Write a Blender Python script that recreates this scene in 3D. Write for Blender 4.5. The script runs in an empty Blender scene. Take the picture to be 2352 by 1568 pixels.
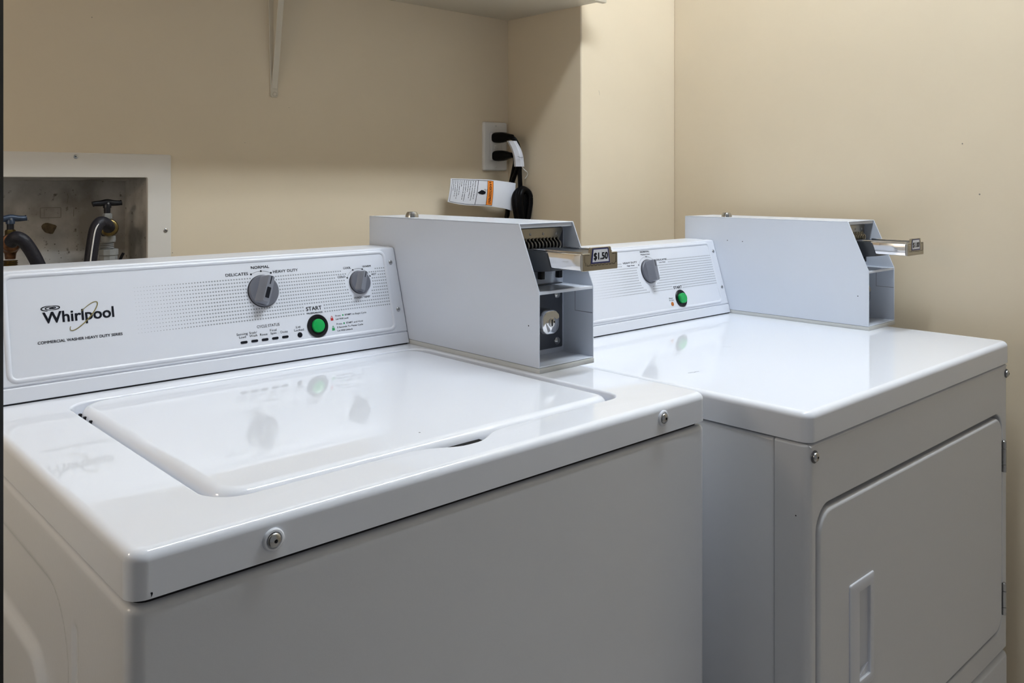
import bpy, bmesh, math, random
from mathutils import Vector, Matrix

random.seed(7)
ZT = 0.93                      # height of the washer top above the floor
C = bpy.context.scene.collection
SC = bpy.context.scene
PI = math.pi

# ------------------------------------------------------------------ camera
cam = bpy.data.cameras.new('camera')
cam.sensor_width = 36.0
cam.lens = 1970.47 / 2352 * 36.0
cam.shift_y = -(784 - 418.35) / 2352
cam.clip_start = 0.02
camo = bpy.data.objects.new('camera', cam)
camo.location = (-0.20593, -0.61406, 0.25748 + ZT)
camo.rotation_euler = (PI / 2, 0, -0.7437)
C.objects.link(camo)
SC.camera = camo

# ------------------------------------------------------------------ world, light, exposure
w = bpy.data.worlds.new('world')
SC.world = w
w.use_nodes = True
w.node_tree.nodes['Background'].inputs[0].default_value = (0.93, 0.96, 1.0, 1)
w.node_tree.nodes['Background'].inputs[1].default_value = 0.21

LX, LY, LZ = 0.98, -0.14, 1.60 + ZT
LAMP_E = 37.0                  # radiance of the fluorescent tube (built with its fixture below)
lamp = bpy.data.lights.new('fixture_light', 'AREA')
lamp.shape = 'RECTANGLE'
lamp.size = 1.0
lamp.size_y = 0.14
lamp.energy = 15
lamp.color = (0.825, 0.915, 1.0)
lampo = bpy.data.objects.new('fixture_light', lamp)
lampo.location = (LX, LY, LZ - 0.03)
C.objects.link(lampo)
fill = bpy.data.lights.new('fill_light', 'POINT')  # added warm fill for the back wall, no such lamp in view
fill.energy = 3.0
fill.color = (1.0, 0.84, 0.66)
fill.shadow_soft_size = 0.06
fillo = bpy.data.objects.new('fill_light', fill)
fillo.location = (-0.56, 0.40, 0.48 + ZT)
C.objects.link(fillo)

SC.view_settings.view_transform = 'Standard'
SC.view_settings.look = 'None'
SC.view_settings.gamma = 1.0
SC.view_settings.use_curve_mapping = False
SC.view_settings.exposure = 0.0


# ------------------------------------------------------------------ materials
def mat(name, col, rough=0.5, metal=0.0, bump=0.0, bscale=40, coat=0.0, var=0.0, vscale=4,
        emit=None, spec=0.5, ior=1.5):
    m = bpy.data.materials.new(name)
    m.use_nodes = True
    nt = m.node_tree
    b = nt.nodes['Principled BSDF']
    b.inputs['Base Color'].default_value = (*col, 1)
    b.inputs['Roughness'].default_value = rough
    b.inputs['Metallic'].default_value = metal
    b.inputs['IOR'].default_value = ior
    b.inputs['Specular IOR Level'].default_value = spec
    b.inputs['Coat Weight'].default_value = coat
    b.inputs['Coat Roughness'].default_value = 0.02
    tc = nt.nodes.new('ShaderNodeTexCoord')
    if var > 0:
        n = nt.nodes.new('ShaderNodeTexNoise')
        n.inputs['Scale'].default_value = vscale
        n.inputs['Detail'].default_value = 5
        nt.links.new(tc.outputs['Object'], n.inputs['Vector'])
        r = nt.nodes.new('ShaderNodeValToRGB')
        r.color_ramp.elements[0].position = 0.3
        r.color_ramp.elements[1].position = 0.7
        r.color_ramp.elements[0].color = (*[c * (1 - var) for c in col], 1)
        r.color_ramp.elements[1].color = (*[min(1, c * (1 + var)) for c in col], 1)
        nt.links.new(n.outputs['Fac'], r.inputs['Fac'])
        nt.links.new(r.outputs['Color'], b.inputs['Base Color'])
    if bump > 0:
        n2 = nt.nodes.new('ShaderNodeTexNoise')
        n2.inputs['Scale'].default_value = bscale
        n2.inputs['Detail'].default_value = 2
        nt.links.new(tc.outputs['Object'], n2.inputs['Vector'])
        bp = nt.nodes.new('ShaderNodeBump')
        bp.inputs['Strength'].default_value = bump
        bp.inputs['Distance'].default_value = 0.002
        nt.links.new(n2.outputs['Fac'], bp.inputs['Height'])
        nt.links.new(bp.outputs['Normal'], b.inputs['Normal'])
    if emit:
        b.inputs['Emission Color'].default_value = (*emit[0], 1)
        b.inputs['Emission Strength'].default_value = emit[1]
    return m


M = {}
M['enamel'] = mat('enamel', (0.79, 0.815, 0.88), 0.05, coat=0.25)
M['cab'] = mat('cabinet_enamel_shaded', (0.68, 0.69, 0.72), 0.22, bump=0.03, bscale=300)  # same enamel made darker, dimmer light on the fronts put into the colour
M['console'] = mat('console_white', (0.70, 0.72, 0.78), 0.28)
M['coin'] = mat('coin_box_paint', (0.69, 0.73, 0.81), 0.24, bump=0.02, bscale=500)
M['base'] = mat('base_plate_cream', (0.62, 0.62, 0.60), 0.35)
M['wall'] = mat('wall_paint', (0.70, 0.595, 0.44), 0.40, bump=0.10, bscale=60, var=0.03, vscale=3)
M['shelf'] = mat('shelf_paint', (0.64, 0.58, 0.47), 0.4, bump=0.1, bscale=40)
M['ceil'] = mat('ceiling_paint', (0.78, 0.76, 0.72), 0.8, bump=0.2, bscale=90)
M['floor'] = mat('floor_vinyl', (0.42, 0.39, 0.36), 0.5, var=0.15, vscale=8)
M['black'] = mat('black_plastic', (0.006, 0.006, 0.008), 0.35, spec=0.3)
M['cord'] = mat('black_rubber', (0.002, 0.002, 0.0025), 0.40, spec=0.12)
M['hose'] = mat('hose_rubber', (0.014, 0.013, 0.018), 0.45, bump=0.3, bscale=400, spec=0.3)
M['door'] = mat('door_frame_black', (0.003, 0.003, 0.003), 0.6, spec=0.1)
M['ink'] = mat('ink_black', (0.006, 0.007, 0.012), 0.4, spec=0.2)
M['dot'] = mat('ink_grey', (0.30, 0.315, 0.34), 0.4)
M['gold'] = mat('ink_gold', (0.20, 0.16, 0.05), 0.4)
M['red'] = mat('ink_red', (0.50, 0.02, 0.02), 0.4)
M['grn'] = mat('ink_green', (0.02, 0.33, 0.10), 0.4)
M['knob'] = mat('knob_grey', (0.115, 0.120, 0.145), 0.38)
M['knobtop'] = mat('knob_bar_grey', (0.175, 0.183, 0.215), 0.35)
M['green'] = mat('button_green', (0.0, 0.34, 0.065), 0.25, coat=0.3)
M['orange'] = mat('indicator_orange', (0.45, 0.13, 0.01), 0.3)
M['chrome'] = mat('chrome', (0.78, 0.78, 0.80), 0.09, 1.0, bump=0.12, bscale=35)
M['nickel'] = mat('nickel', (0.40, 0.375, 0.32), 0.28, 1.0)
M['steel'] = mat('screw_steel', (0.50, 0.50, 0.50), 0.25, 1.0)
M['dark'] = mat('dark_grey_metal', (0.11, 0.115, 0.13), 0.3, 0.5)
M['darkp'] = mat('dark_plate', (0.05, 0.055, 0.065), 0.3, 0.4)
M['worn'] = mat('worn_paint', (0.30, 0.31, 0.33), 0.25)
M['lockp'] = mat('lock_plate_grey', (0.085, 0.092, 0.11), 0.3, 0.2)
M['blue'] = mat('ink_navy', (0.015, 0.02, 0.12), 0.4)
M['paper'] = mat('tag_white', (0.72, 0.73, 0.78), 0.35, bump=0.05, bscale=60)
M['tagor'] = mat('tag_orange', (0.85, 0.25, 0.03), 0.4)
M['plate'] = mat('plate_white', (0.74, 0.72, 0.69), 0.35)
M['pvc'] = mat('pvc_grey', (0.25, 0.25, 0.24), 0.5, var=0.1, vscale=60)
M['brass'] = mat('brass', (0.22, 0.16, 0.06), 0.3, 1.0, var=0.3, vscale=80)
M['copper'] = mat('copper_stained', (0.15, 0.07, 0.035), 0.4, 0.9, var=0.6, vscale=120)
M['iron'] = mat('handle_iron', (0.015, 0.015, 0.02), 0.35, 0.3)
M['blueh'] = mat('handle_blue', (0.04, 0.06, 0.10), 0.35, 0.2, var=0.5, vscale=70)
M['stain'] = mat('stain_brown', (0.10, 0.07, 0.035), 0.7, var=0.4, vscale=150)
M['frame'] = mat('valve_box_cream', (0.70, 0.66, 0.60), 0.4, bump=0.05, bscale=50)
M['tube'] = mat('fluorescent_tube', (0.9, 0.9, 0.9), 0.5, emit=((0.825, 0.915, 1.0), LAMP_E))
M['lampw'] = mat('lamp_white', (0.85, 0.85, 0.85), 0.5)
M['mark'] = mat('ink_faint', (0.20, 0.18, 0.15), 0.7)

# the back of the valve box: cream with grime
g = mat('valve_box_grimy', (0.40, 0.37, 0.33), 0.5)
nt = g.node_tree
b = nt.nodes['Principled BSDF']
tc = nt.nodes.new('ShaderNodeTexCoord')
n1 = nt.nodes.new('ShaderNodeTexNoise'); n1.inputs['Scale'].default_value = 14; n1.inputs['Detail'].default_value = 6
n2 = nt.nodes.new('ShaderNodeTexNoise'); n2.inputs['Scale'].default_value = 90; n2.inputs['Detail'].default_value = 4
nt.links.new(tc.outputs['Object'], n1.inputs['Vector']); nt.links.new(tc.outputs['Object'], n2.inputs['Vector'])
r1 = nt.nodes.new('ShaderNodeValToRGB')
r1.color_ramp.elements[0].position = 0.35; r1.color_ramp.elements[0].color = (0.27, 0.245, 0.21, 1)
r1.color_ramp.elements[1].position = 0.6; r1.color_ramp.elements[1].color = (0.56, 0.53, 0.49, 1)
r2 = nt.nodes.new('ShaderNodeValToRGB')
r2.color_ramp.elements[0].position = 0.28; r2.color_ramp.elements[0].color = (0.35, 0.32, 0.28, 1)
r2.color_ramp.elements[1].position = 0.36; r2.color_ramp.elements[1].color = (1, 1, 1, 1)
mx = nt.nodes.new('ShaderNodeMix'); mx.data_type = 'RGBA'; mx.blend_type = 'MULTIPLY'
mx.inputs['Factor'].default_value = 1.0
nt.links.new(n1.outputs['Fac'], r1.inputs['Fac']); nt.links.new(n2.outputs['Fac'], r2.inputs['Fac'])
nt.links.new(r1.outputs['Color'], mx.inputs[6]); nt.links.new(r2.outputs['Color'], mx.inputs[7])
nt.links.new(mx.outputs[2], b.inputs['Base Color'])
M['grime'] = g


# ------------------------------------------------------------------ object helpers
def link(name, bm, m, parent=None, sharp=35, wn=False, bevel=0.0, origin=None):
    """bm is in scene coordinates with z measured from the washer top."""
    bmesh.ops.recalc_face_normals(bm, faces=bm.faces)
    root = parent
    while root is not None and root.parent is not None:
        root = root.parent
    o0 = Vector(root.location) if root is not None else Vector(origin if origin else (0, 0, 0))
    bmesh.ops.translate(bm, verts=bm.verts, vec=Vector((0, 0, ZT)) - o0)
    me = bpy.data.meshes.new(name)
    bm.to_mesh(me)
    bm.free()
    me.materials.append(m)
    for p in me.polygons:
        p.use_smooth = True
    me.set_sharp_from_angle(angle=math.radians(sharp))
    o = bpy.data.objects.new(name, me)
    C.objects.link(o)
    if parent is not None:
        o.parent = parent
    else:
        o.location = o0
    if bevel > 0:
        md = o.modifiers.new('bevel', 'BEVEL')
        md.width = bevel
        md.segments = 2
        md.limit_method = 'ANGLE'
        md.angle_limit = math.radians(40)
        md.harden_normals = False
    if wn or bevel > 0:
        md = o.modifiers.new('wn', 'WEIGHTED_NORMAL')
        md.keep_sharp = True
    return o


def thing(name, label, cat, loc, group=None):
    o = bpy.data.objects.new(name, None)
    o.empty_display_size = 0.05
    C.objects.link(o)
    o.location = loc
    tag(o, label, cat, group)
    return o


def tag(o, label, cat, group=None):
    o['label'] = label
    o['category'] = cat
    if group:
        o['group'] = group
    return o


def struct(o, label=None):
    o['kind'] = 'structure'
    if label:
        o['label'] = label
        o['category'] = o.name.split('_')[0]
    return o


def plab(o, label):
    o['label'] = label
    return o


def NB():
    return bmesh.new()


IDM = lambda a, b, c: Vector((a, b, c))


def box(bm, x0, x1, y0, y1, z0, z1, bev=0.0, seg=2, f=IDM):
    vs = [bm.verts.new(f(x, y, z)) for x in (x0, x1) for y in (y0, y1) for z in (z0, z1)]
    q = [(0, 1, 3, 2), (4, 6, 7, 5), (0, 4, 5, 1), (2, 3, 7, 6), (0, 2, 6, 4), (1, 5, 7, 3)]
    fs = [bm.faces.new([vs[i] for i in k]) for k in q]
    if bev > 0:
        es = list({e for fc in fs for e in fc.edges})
        bmesh.ops.bevel(bm, geom=es, offset=bev, segments=seg, profile=0.5, affect='EDGES')


def rrect(x0, x1, y0, y1, r, n=8, dens=0):
    """counter-clockwise rounded rectangle; r a number or (bl, br, tr, tl)"""
    if not isinstance(r, (tuple, list)):
        r = (r,) * 4
    cs = [(x0 + r[0], y0 + r[0], PI, r[0]), (x1 - r[1], y0 + r[1], 1.5 * PI, r[1]),
          (x1 - r[2], y1 - r[2], 0, r[2]), (x0 + r[3], y1 - r[3], 0.5 * PI, r[3])]
    pts = []
    for cx, cy, a0, rr in cs:
        for i in range(n + 1):
            a = a0 + i / n * PI / 2
            pts.append((cx + rr * math.cos(a), cy + rr * math.sin(a)))
    if dens:
        out = []
        for i, p in enumerate(pts):
            q = pts[(i + 1) % len(pts)]
            out.append(p)
            L = math.dist(p, q)
            k = int(L / dens)
            for j in range(1, k):
                out.append((p[0] + (q[0] - p[0]) * j / k, p[1] + (q[1] - p[1]) * j / k))
        pts = out
    # drop coincident points
    res = []
    for p in pts:
        if not res or math.dist(p, res[-1]) > 1e-7:
            res.append(p)
    if math.dist(res[0], res[-1]) < 1e-7:
        res.pop()
    return res


def off(poly, d):
    """offset a ccw polygon inwards by d"""
    n = len(poly)
    out = []
    for i in range(n):
        a = Vector(poly[i - 1]); b = Vector(poly[i]); c = Vector(poly[(i + 1) % n])
        e1 = (b - a).normalized(); e2 = (c - b).normalized()
        n1 = Vector((-e1.y, e1.x)); n2 = Vector((-e2.y, e2.x))
        nn = n1 + n2
        if nn.length < 1e-9:
            nn = n1
        nn.normalize()
        k = max(0.35, nn.dot(n1))
        out.append(tuple(b + nn * (d / k)))
    return out


def ring(bm, poly, c, f):
    return [bm.verts.new(f(p[0], p[1], c)) for p in poly]


def bridge(bm, r0, r1):
    n = len(r0)
    for i in range(n):
        j = (i + 1) % n
        bm.faces.new((r0[i], r0[j], r1[j], r1[i]))


def capf(bm, r):
    bm.faces.new(r)


def fill2(bm, r0, r1):
    es = set()
    for r in (r0, r1):
        for i in range(len(r)):
            e = bm.edges.get((r[i], r[(i + 1) % len(r)]))
            if e is None:
                e = bm.edges.new((r[i], r[(i + 1) % len(r)]))
            es.add(e)
    bmesh.ops.triangle_fill(bm, use_beauty=True, use_dissolve=False, edges=list(es))


def pan(bm, outline, r, depth, f=IDM, hole=None, hr=0.0015, hdepth=0.02, floor=True, back=True, seg=7, c0=0.0, yk=1.0):
    """a plate with rounded rim: face at c0, rim going back by depth, an optional hole with its own wall"""
    rg = [ring(bm, outline, c0 - depth, f)]
    for i in range(seg + 1):
        a = i / seg * PI / 2
        oo = off(outline, r * (1 - math.cos(a)))
        oo = [(p[0], q[1] + (p[1] - q[1]) * yk) for p, q in zip(oo, outline)]
        rg.append(ring(bm, oo, c0 - r + r * math.sin(a), f))
    for a, b_ in zip(rg, rg[1:]):
        bridge(bm, a, b_)
    if back:
        capf(bm, list(reversed(rg[0])))
    if hole:
        hs = []
        for i in range(4):
            a = i / 3 * PI / 2
            hs.append(ring(bm, off(hole, -hr * (1 - math.sin(a))), c0 - hr + hr * math.cos(a), f))
        hs.append(ring(bm, hole, c0 - hdepth, f))
        for a, b_ in zip(hs, hs[1:]):
            bridge(bm, a, b_)
        if floor:
            capf(bm, hs[-1])
        fill2(bm, rg[-1], hs[0])
    else:
        capf(bm, rg[-1])


def prism(bm, poly, c0, c1, f=IDM, bev=0):
    a = ring(bm, poly, c0, f)
    b_ = ring(bm, poly, c1, f)
    bridge(bm, a, b_)
    bm.faces.new(list(reversed(a)))
    bm.faces.new(b_)


def frame_of(axis):
    az = Vector(axis).normalized()
    ax = az.orthogonal().normalized()
    if abs(az.z) < 0.9:
        ax = Vector((0, 0, 1)).cross(az).normalized()
    ay = az.cross(ax)
    return ax, ay, az


def lathe(bm, prof, org, axis, n=28, sx=1.0, sy=1.0, cap0=True, cap1=True):
    ax, ay, az = frame_of(axis)
    org = Vector(org)
    rs = []
    for r, h in prof:
        rs.append([bm.verts.new(org + az * h + (ax * math.cos(2 * PI * i / n) * sx + ay * math.sin(2 * PI * i / n) * sy) * max(r, 1e-5))
                   for i in range(n)])
    for a, b_ in zip(rs, rs[1:]):
        bridge(bm, a, b_)
    if cap0:
        bm.faces.new(list(reversed(rs[0])))
    if cap1:
        bm.faces.new(rs[-1])


def smooth(pts, k=8):
    P = [Vector(p) for p in pts]
    P = [P[0] * 2 - P[1]] + P + [P[-1] * 2 - P[-2]]
    out = []
    for i in range(1, len(P) - 2):
        for j in range(k):
            t = j / k
            a, b_, c, d = P[i - 1], P[i], P[i + 1], P[i + 2]
            out.append(0.5 * ((2 * b_) + (c - a) * t + (2 * a - 5 * b_ + 4 * c - d) * t * t + (-a + 3 * b_ - 3 * c + d) * t ** 3))
    out.append(P[-2])
    return out


def tube(bm, pts, r, n=14, k=8, flat=1.0, sm=True, up=None):
    P = smooth(pts, k) if sm else [Vector(p) for p in pts]
    t0 = (P[1] - P[0]).normalized()
    u = Vector(up) if up else frame_of(t0)[0]
    rs = []
    for i, p in enumerate(P):
        t = (P[min(i + 1, len(P) - 1)] - P[max(i - 1, 0)]).normalized()
        u = (u - t * u.dot(t)).normalized()
        v = t.cross(u)
        rr = r(i / (len(P) - 1)) if callable(r) else r
        rs.append([bm.verts.new(p + u * math.cos(2 * PI * j / n) * rr + v * math.sin(2 * PI * j / n) * rr * flat) for j in range(n)])
    for a, b_ in zip(rs, rs[1:]):
        bridge(bm, a, b_)
    bm.faces.new(list(reversed(rs[0])))
    bm.faces.new(rs[-1])


def disc(bm, x, y, r, f, c=0.0, n=16, sx=1.0):
    bm.faces.new([bm.verts.new(f(x + r * sx * math.cos(2 * PI * i / n), y + r * math.sin(2 * PI * i / n), c)) for i in range(n)])


def flat(bm, poly, f, c=0.0):
    bm.faces.new([bm.verts.new(f(p[0], p[1], c)) for p in poly])


def ribbon(bm, pts, wd, f, c=0.0, closed=False):
    n = len(pts)
    L = []
    R_ = []
    for i in range(n):
        a = Vector(pts[i - 1] if (i > 0 or closed) else pts[0])
        b_ = Vector(pts[(i + 1) % n] if (i < n - 1 or closed) else pts[-1])
        t = (b_ - a).normalized()
        nn = Vector((-t.y, t.x))
        ww = wd(i / (n - 1)) if callable(wd) else wd
        p = Vector(pts[i])
        q0 = p + nn * ww / 2
        q1 = p - nn * ww / 2
        L.append(bm.verts.new(f(q0.x, q0.y, c)))
        R_.append(bm.verts.new(f(q1.x, q1.y, c)))
    for i in range(n if closed else n - 1):
        j = (i + 1) % n
        bm.faces.new((L[i], R_[i], R_[j], L[j]))


def glyphs(s, bold=0.0):
    cu = bpy.data.curves.new('t', 'FONT')
    cu.body = s
    cu.size = 1.0
    cu.offset = bold
    cu.resolution_u = 3
    cu.fill_mode = 'BOTH'
    o = bpy.data.objects.new('t', cu)
    C.objects.link(o)
    dg = bpy.context.evaluated_depsgraph_get()
    me = bpy.data.meshes.new_from_object(o.evaluated_get(dg))
    V = [(v.co.x, v.co.y) for v in me.vertices]
    F = [tuple(p.vertices) for p in me.polygons]
    bpy.data.objects.remove(o)
    bpy.data.curves.remove(cu)
    bpy.data.meshes.remove(me)
    return V, F


_cap = {}


def text(bm, s, x0, x1, base, cap, f, bold=0.0, c=0.0, shear=0.0):
    """letters from x0 to x1 standing on base, capitals cap high; bold prints them several times, slightly shifted"""
    V, F = glyphs(s, 0.0)
    if 0 not in _cap:
        VH, _ = glyphs('H', 0.0)
        _cap[0] = (min(v[1] for v in VH), max(v[1] for v in VH))
    lo, hi = _cap[0]
    mx_ = min(v[0] for v in V); Mx = max(v[0] for v in V)
    d = bold * cap * 1.1
    sx = (x1 - x0 - 2 * d) / (Mx - mx_)
    sy = (cap - 2 * d) / (hi - lo)
    sh_ = ((0, 0),) if bold < .008 else ((-1, -.6), (1, -.6), (-1, .6), (1, .6))
    for q, (ox, oy) in enumerate(sh_):
        vs = [bm.verts.new(f(x0 + d + ox * d + (v[0] - mx_) * sx, base + d + oy * d + (v[1] - lo) * sy, c + q * 1e-5)) for v in V]
        for p in F:
            try:
                bm.faces.new([vs[i] for i in p])
            except ValueError:
                pass


def dome_screw(parent, name, p, axis, r, h, washer=None, mslot='ink', mt='steel'):
    b_ = NB()
    prof = [(r, 0), (r, h * 0.35)] + [(r * math.cos(a), h * (0.35 + 0.65 * math.sin(a))) for a in [PI / 2 * i / 6 for i in range(1, 6)]]
    prof += [(r * 0.30, h * 0.98), (r * 0.30, h * 0.6)]
    lathe(b_, prof, p, axis, 24)
    s_ = link(name, b_, M[mt], parent)
    b_ = NB()
    q = Vector(p) + Vector(axis).normalized() * h * 0.62
    lathe(b_, [(r * 0.28, 0), (r * 0.28, h * 0.05)], q, axis, 6)
    link('screw_recess', b_, M['black'], s_)
    return s_


# ------------------------------------------------------------------ the room
YW, XS, YJ, XR = 0.900, 1.174, 0.6628, 1.5106
ZC = LZ - ZT + 0.09            # ceiling, from washer top
ZF = -ZT


def wallbox(name, x0, x1, y0, y1, z0, z1, m, label):
    b_ = NB()
    box(b_, x0, x1, y0, y1, z0, z1)
    return struct(link(name, b_, m), label)


# back wall with the opening for the valve box
HX0, HX1, HZ0, HZ1 = -0.02, 0.3321, 0.03, 0.2654
b_ = NB()
fy = lambda a, b, c: Vector((a, YW - c, b))
o_ = [(-0.66, ZF), (XS, ZF), (XS, ZC), (-0.66, ZC)]
h_ = [(HX0 - .002, HZ0 - .002), (HX1 + .002, HZ0 - .002), (HX1 + .002, HZ1 + .002), (HX0 - .002, HZ1 + .002)]
r0 = ring(b_, o_, 0, fy); r1 = ring(b_, h_, 0, fy)
fill2(b_, r0, r1)
r2 = ring(b_, h_, -0.14, fy); bridge(b_, r1, r2)
r3 = ring(b_, o_, -0.14, fy); bridge(b_, r0, r3)
fill2(b_, r3, r2)
struct(link('wall_back', b_, M['wall']), 'beige painted back wall of the laundry niche')

# niche side and the wall stepping forward behind the dryer
b_ = NB()
prism(b_, [(XS, YJ), (XR, YJ), (XR, YW + .14), (XS, YW + .14)], ZF, ZC)
struct(link('wall_step', b_, M['wall'], bevel=0.003), 'beige wall corner stepping forward behind the dryer')
wallbox('wall_right', XR, XR + .12, -2.4, YW + .14, ZF, ZC, M['wall'], 'beige right wall beside the dryer')
wallbox('wall_left', -0.77, -0.65, -0.045, YW + .14, ZF, ZC, M['ceil'], 'off-white left wall of the niche')
wallbox('floor', -1.8, XR + .12, -2.4, YW + .14, ZF - .1, ZF, M['floor'], 'brown vinyl floor under the machines')
wallbox('ceiling', -1.8, XR + .12, -2.4, YW + .14, ZC, ZC + .1, M['ceil'], 'white ceiling of the laundry room')
# black door frame at the very left edge
b_ = NB()
dd = Vector((-.6, -.8)); dn_ = Vector((-.8, .6))
q0 = Vector((-.0855, -.045))
prism(b_, [tuple(q0), tuple(q0 + dn_ * .035), tuple(q0 + dn_ * .035 + dd * .62), tuple(q0 + dd * .62)], ZF + .005, 1.15)
df = struct(link('door_1', b_, M['door']), 'black door edge at the far left of the picture')
b_ = NB()
q1 = q0 - dn_ * .0004 + dn_ * .008
prism(b_, [tuple(q1 - dd * .0006), tuple(q1 + dn_ * .018 - dd * .0006), tuple(q1 + dn_ * .018 + dd * .01), tuple(q1 + dd * .01)], -.03, .03)
link('strike_plate', b_, M['dark'], df)

# hairline marks and small dents on the walls
b_ = NB()
fj = lambda a, b, c: Vector((a, YJ - c, b))
ribbon(b_, [(1.231, .462), (1.233, .457), (1.2335, .452)], 0.0006, fj, 0.0006)
link('scratch', b_, M['mark'], bpy.data.objects['wall_step'])
b_ = NB()
fw = lambda a, b, c: Vector((a, YW - c, b))
for (x, z, r) in [(0.3755, 0.1335, .0008), (0.6, 0.402, .0006), (0.51, 0.331, .0006), (0.243, 0.53, .0008)]:
    disc(b_, x, z, r, fw, 0.0006, 8)
link('speck', b_, M['mark'], bpy.data.objects['wall_back'])
b_ = NB()
fr = lambda a, b, c: Vector((XR - c, a, b))
disc(b_, 0.0, 0.33, .0012, fr, 0.0006, 8)
disc(b_, -0.03, 0.235, .0015, fr, 0.0006, 8)
link('speck', b_, M['mark'], bpy.data.objects['wall_right'])

# ceiling light
cl = thing('ceiling_light', 'long fluorescent ceiling light over the machines', 'lamp', (LX, LY, LZ + 0.09))
b_ = NB(); box(b_, LX - .62, LX + .62, LY - .09, LY + .09, ZC - .045, ZC, 0.005)
link('fixture_body', b_, M['lampw'], cl)
for s in (-1, 1):
    b_ = NB(); box(b_, LX + s * .61 - .01, LX + s * .61 + .01, LY - .085, LY + .085, ZC - .075, ZC - .045, 0.003)
    link('end_cap', b_, M['lampw'], cl)

for s in (-1, 1):
    b_ = NB()
    lathe(b_, [(.019, -.5), (.019, .5)], (LX, LY + s * .045, LZ - ZT), (1, 0, 0), 20)
    plab(link('tube', b_, M['tube'], cl), 'glowing fluorescent tube')
# added fill lamp, out of view, to brighten the back wall under the shelf
wl = thing('wall_lamp', 'added warm fill lamp, out of view on the left wall', 'lamp', (-0.65, .40, .48 + ZT))
b_ = NB()
lathe(b_, [(.06, 0), (.06, .012), (.03, .02), (.02, .045)], (-.65, .40, .48), (1, 0, 0), 24)
link('fill_lamp_base', b_, M['lampw'], wl)

# shelf above, its underside in view
sh = None
b_ = NB()
box(b_, -0.65, XS, 0.6122, YW, 0.6425, 0.665, 0.0015)
sh = tag(link('wall_shelf', b_, M['shelf'], origin=(0.5, 0.75, .64 + ZT)), 'cream painted wall shelf above the washer, underside showing', 'shelf')
b_ = NB()
box(b_, -0.65, XS + 0.012, 0.5990, 0.6118, 0.6405, 0.667, 0.002)
plab(link('front_edge', b_, M['shelf'], sh), 'cream front edging board')

# shelf bracket
br = thing('shelf_bracket', 'slim cream shelf bracket screwed to the back wall', 'bracket', (0.568, YW, 0.42 + ZT))
b_ = NB()
fb = lambda a, b, c: Vector((a, YW - c, b))
prism(b_, [(.5630, .4195), (.5745, .4195), (.5760, .4215), (.5800, .6425), (.5560, .6425), (.5612, .4215)], 0.0, 0.0022, fb)
link('wall_flange', b_, M['shelf'], br, bevel=0.0006)
b_ = NB()
fs_ = lambda a, b, c: Vector((.5695 + c, YW - a, b))
prism(b_, [(0.0022, .436), (0.0022, .6425), (.20, .6425), (.20, .636), (.035, .630), (.0265, .602), (.002, .442)], -0.0028, 0.0028, fs_)
link('web', b_, M['shelf'], br, bevel=0.001)
b_ = NB()
prism(b_, [(.0, 0)] and [(.0, .436), (.0022, .436), (.0285, .602), (.0325, .6425), (.0300, .6425), (.0260, .602)], -0.0062, 0.0062, fs_)
link('rib', b_, M['shelf'], br, bevel=0.001)
b_ = NB()
lathe(b_, [(.0042, 0), (.0042, .0012), (.003, .0022), (.0012, .0024)], (.5693, YW - .0022, .4255), (0, -1, 0), 18)
link('screw', b_, M['shelf'], br)

# ------------------------------------------------------------------ valve box in the back wall
vb = thing('valve_box', 'cream recessed washer valve box in the back wall', 'valve box', (0.16, YW, .03 + ZT))
b_ = NB()
o_ = rrect(-0.06, 0.3722, -0.01, 0.3058, 0.003, 3)
h_ = rrect(HX0, HX1, HZ0, HZ1, 0.002, 3)
fyv = lambda a, b, c: Vector((a, YW - c, b))
a0 = ring(b_, o_, 0.0002, fyv); a1 = ring(b_, o_, .0022, fyv); a2 = ring(b_, off(o_, .001), .003, fyv)
bridge(b_, a0, a1); bridge(b_, a1, a2)
c0 = ring(b_, off(h_, -.0008), .003, fyv); c1 = ring(b_, h_, .0022, fyv); c2 = ring(b_, h_, -.004, fyv)
bridge(b_, c0, c1); bridge(b_, c1, c2)
fill2(b_, a2, c0)
link('frame', b_, M['frame'], vb)
b_ = NB()
h2 = [(HX0 - .0005, HZ0 - .0005), (HX1 + .0005, HZ0 - .0005), (HX1 + .0005, HZ1 + .0005), (HX0 - .0005, HZ1 + .0005)]
h3 = [(HX0 + .004, HZ0 + .004), (HX1 - .004, HZ0 + .004), (HX1 - .004, HZ1 - .006), (HX0 + .004, HZ1 - .006)]
a0 = ring(b_, h2, -.001, fyv); a1 = ring(b_, h3, -.098, fyv)
bridge(b_, a0, a1); capf(b_, a1)
link('tub', b_, M['grime'], vb)
for (x, z) in ((.2173, .2991), (.3628, .1736)):
    dome_screw(vb, 'screw', (x, YW - .003, z), (0, -1, 0), .0036, .0018)
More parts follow.
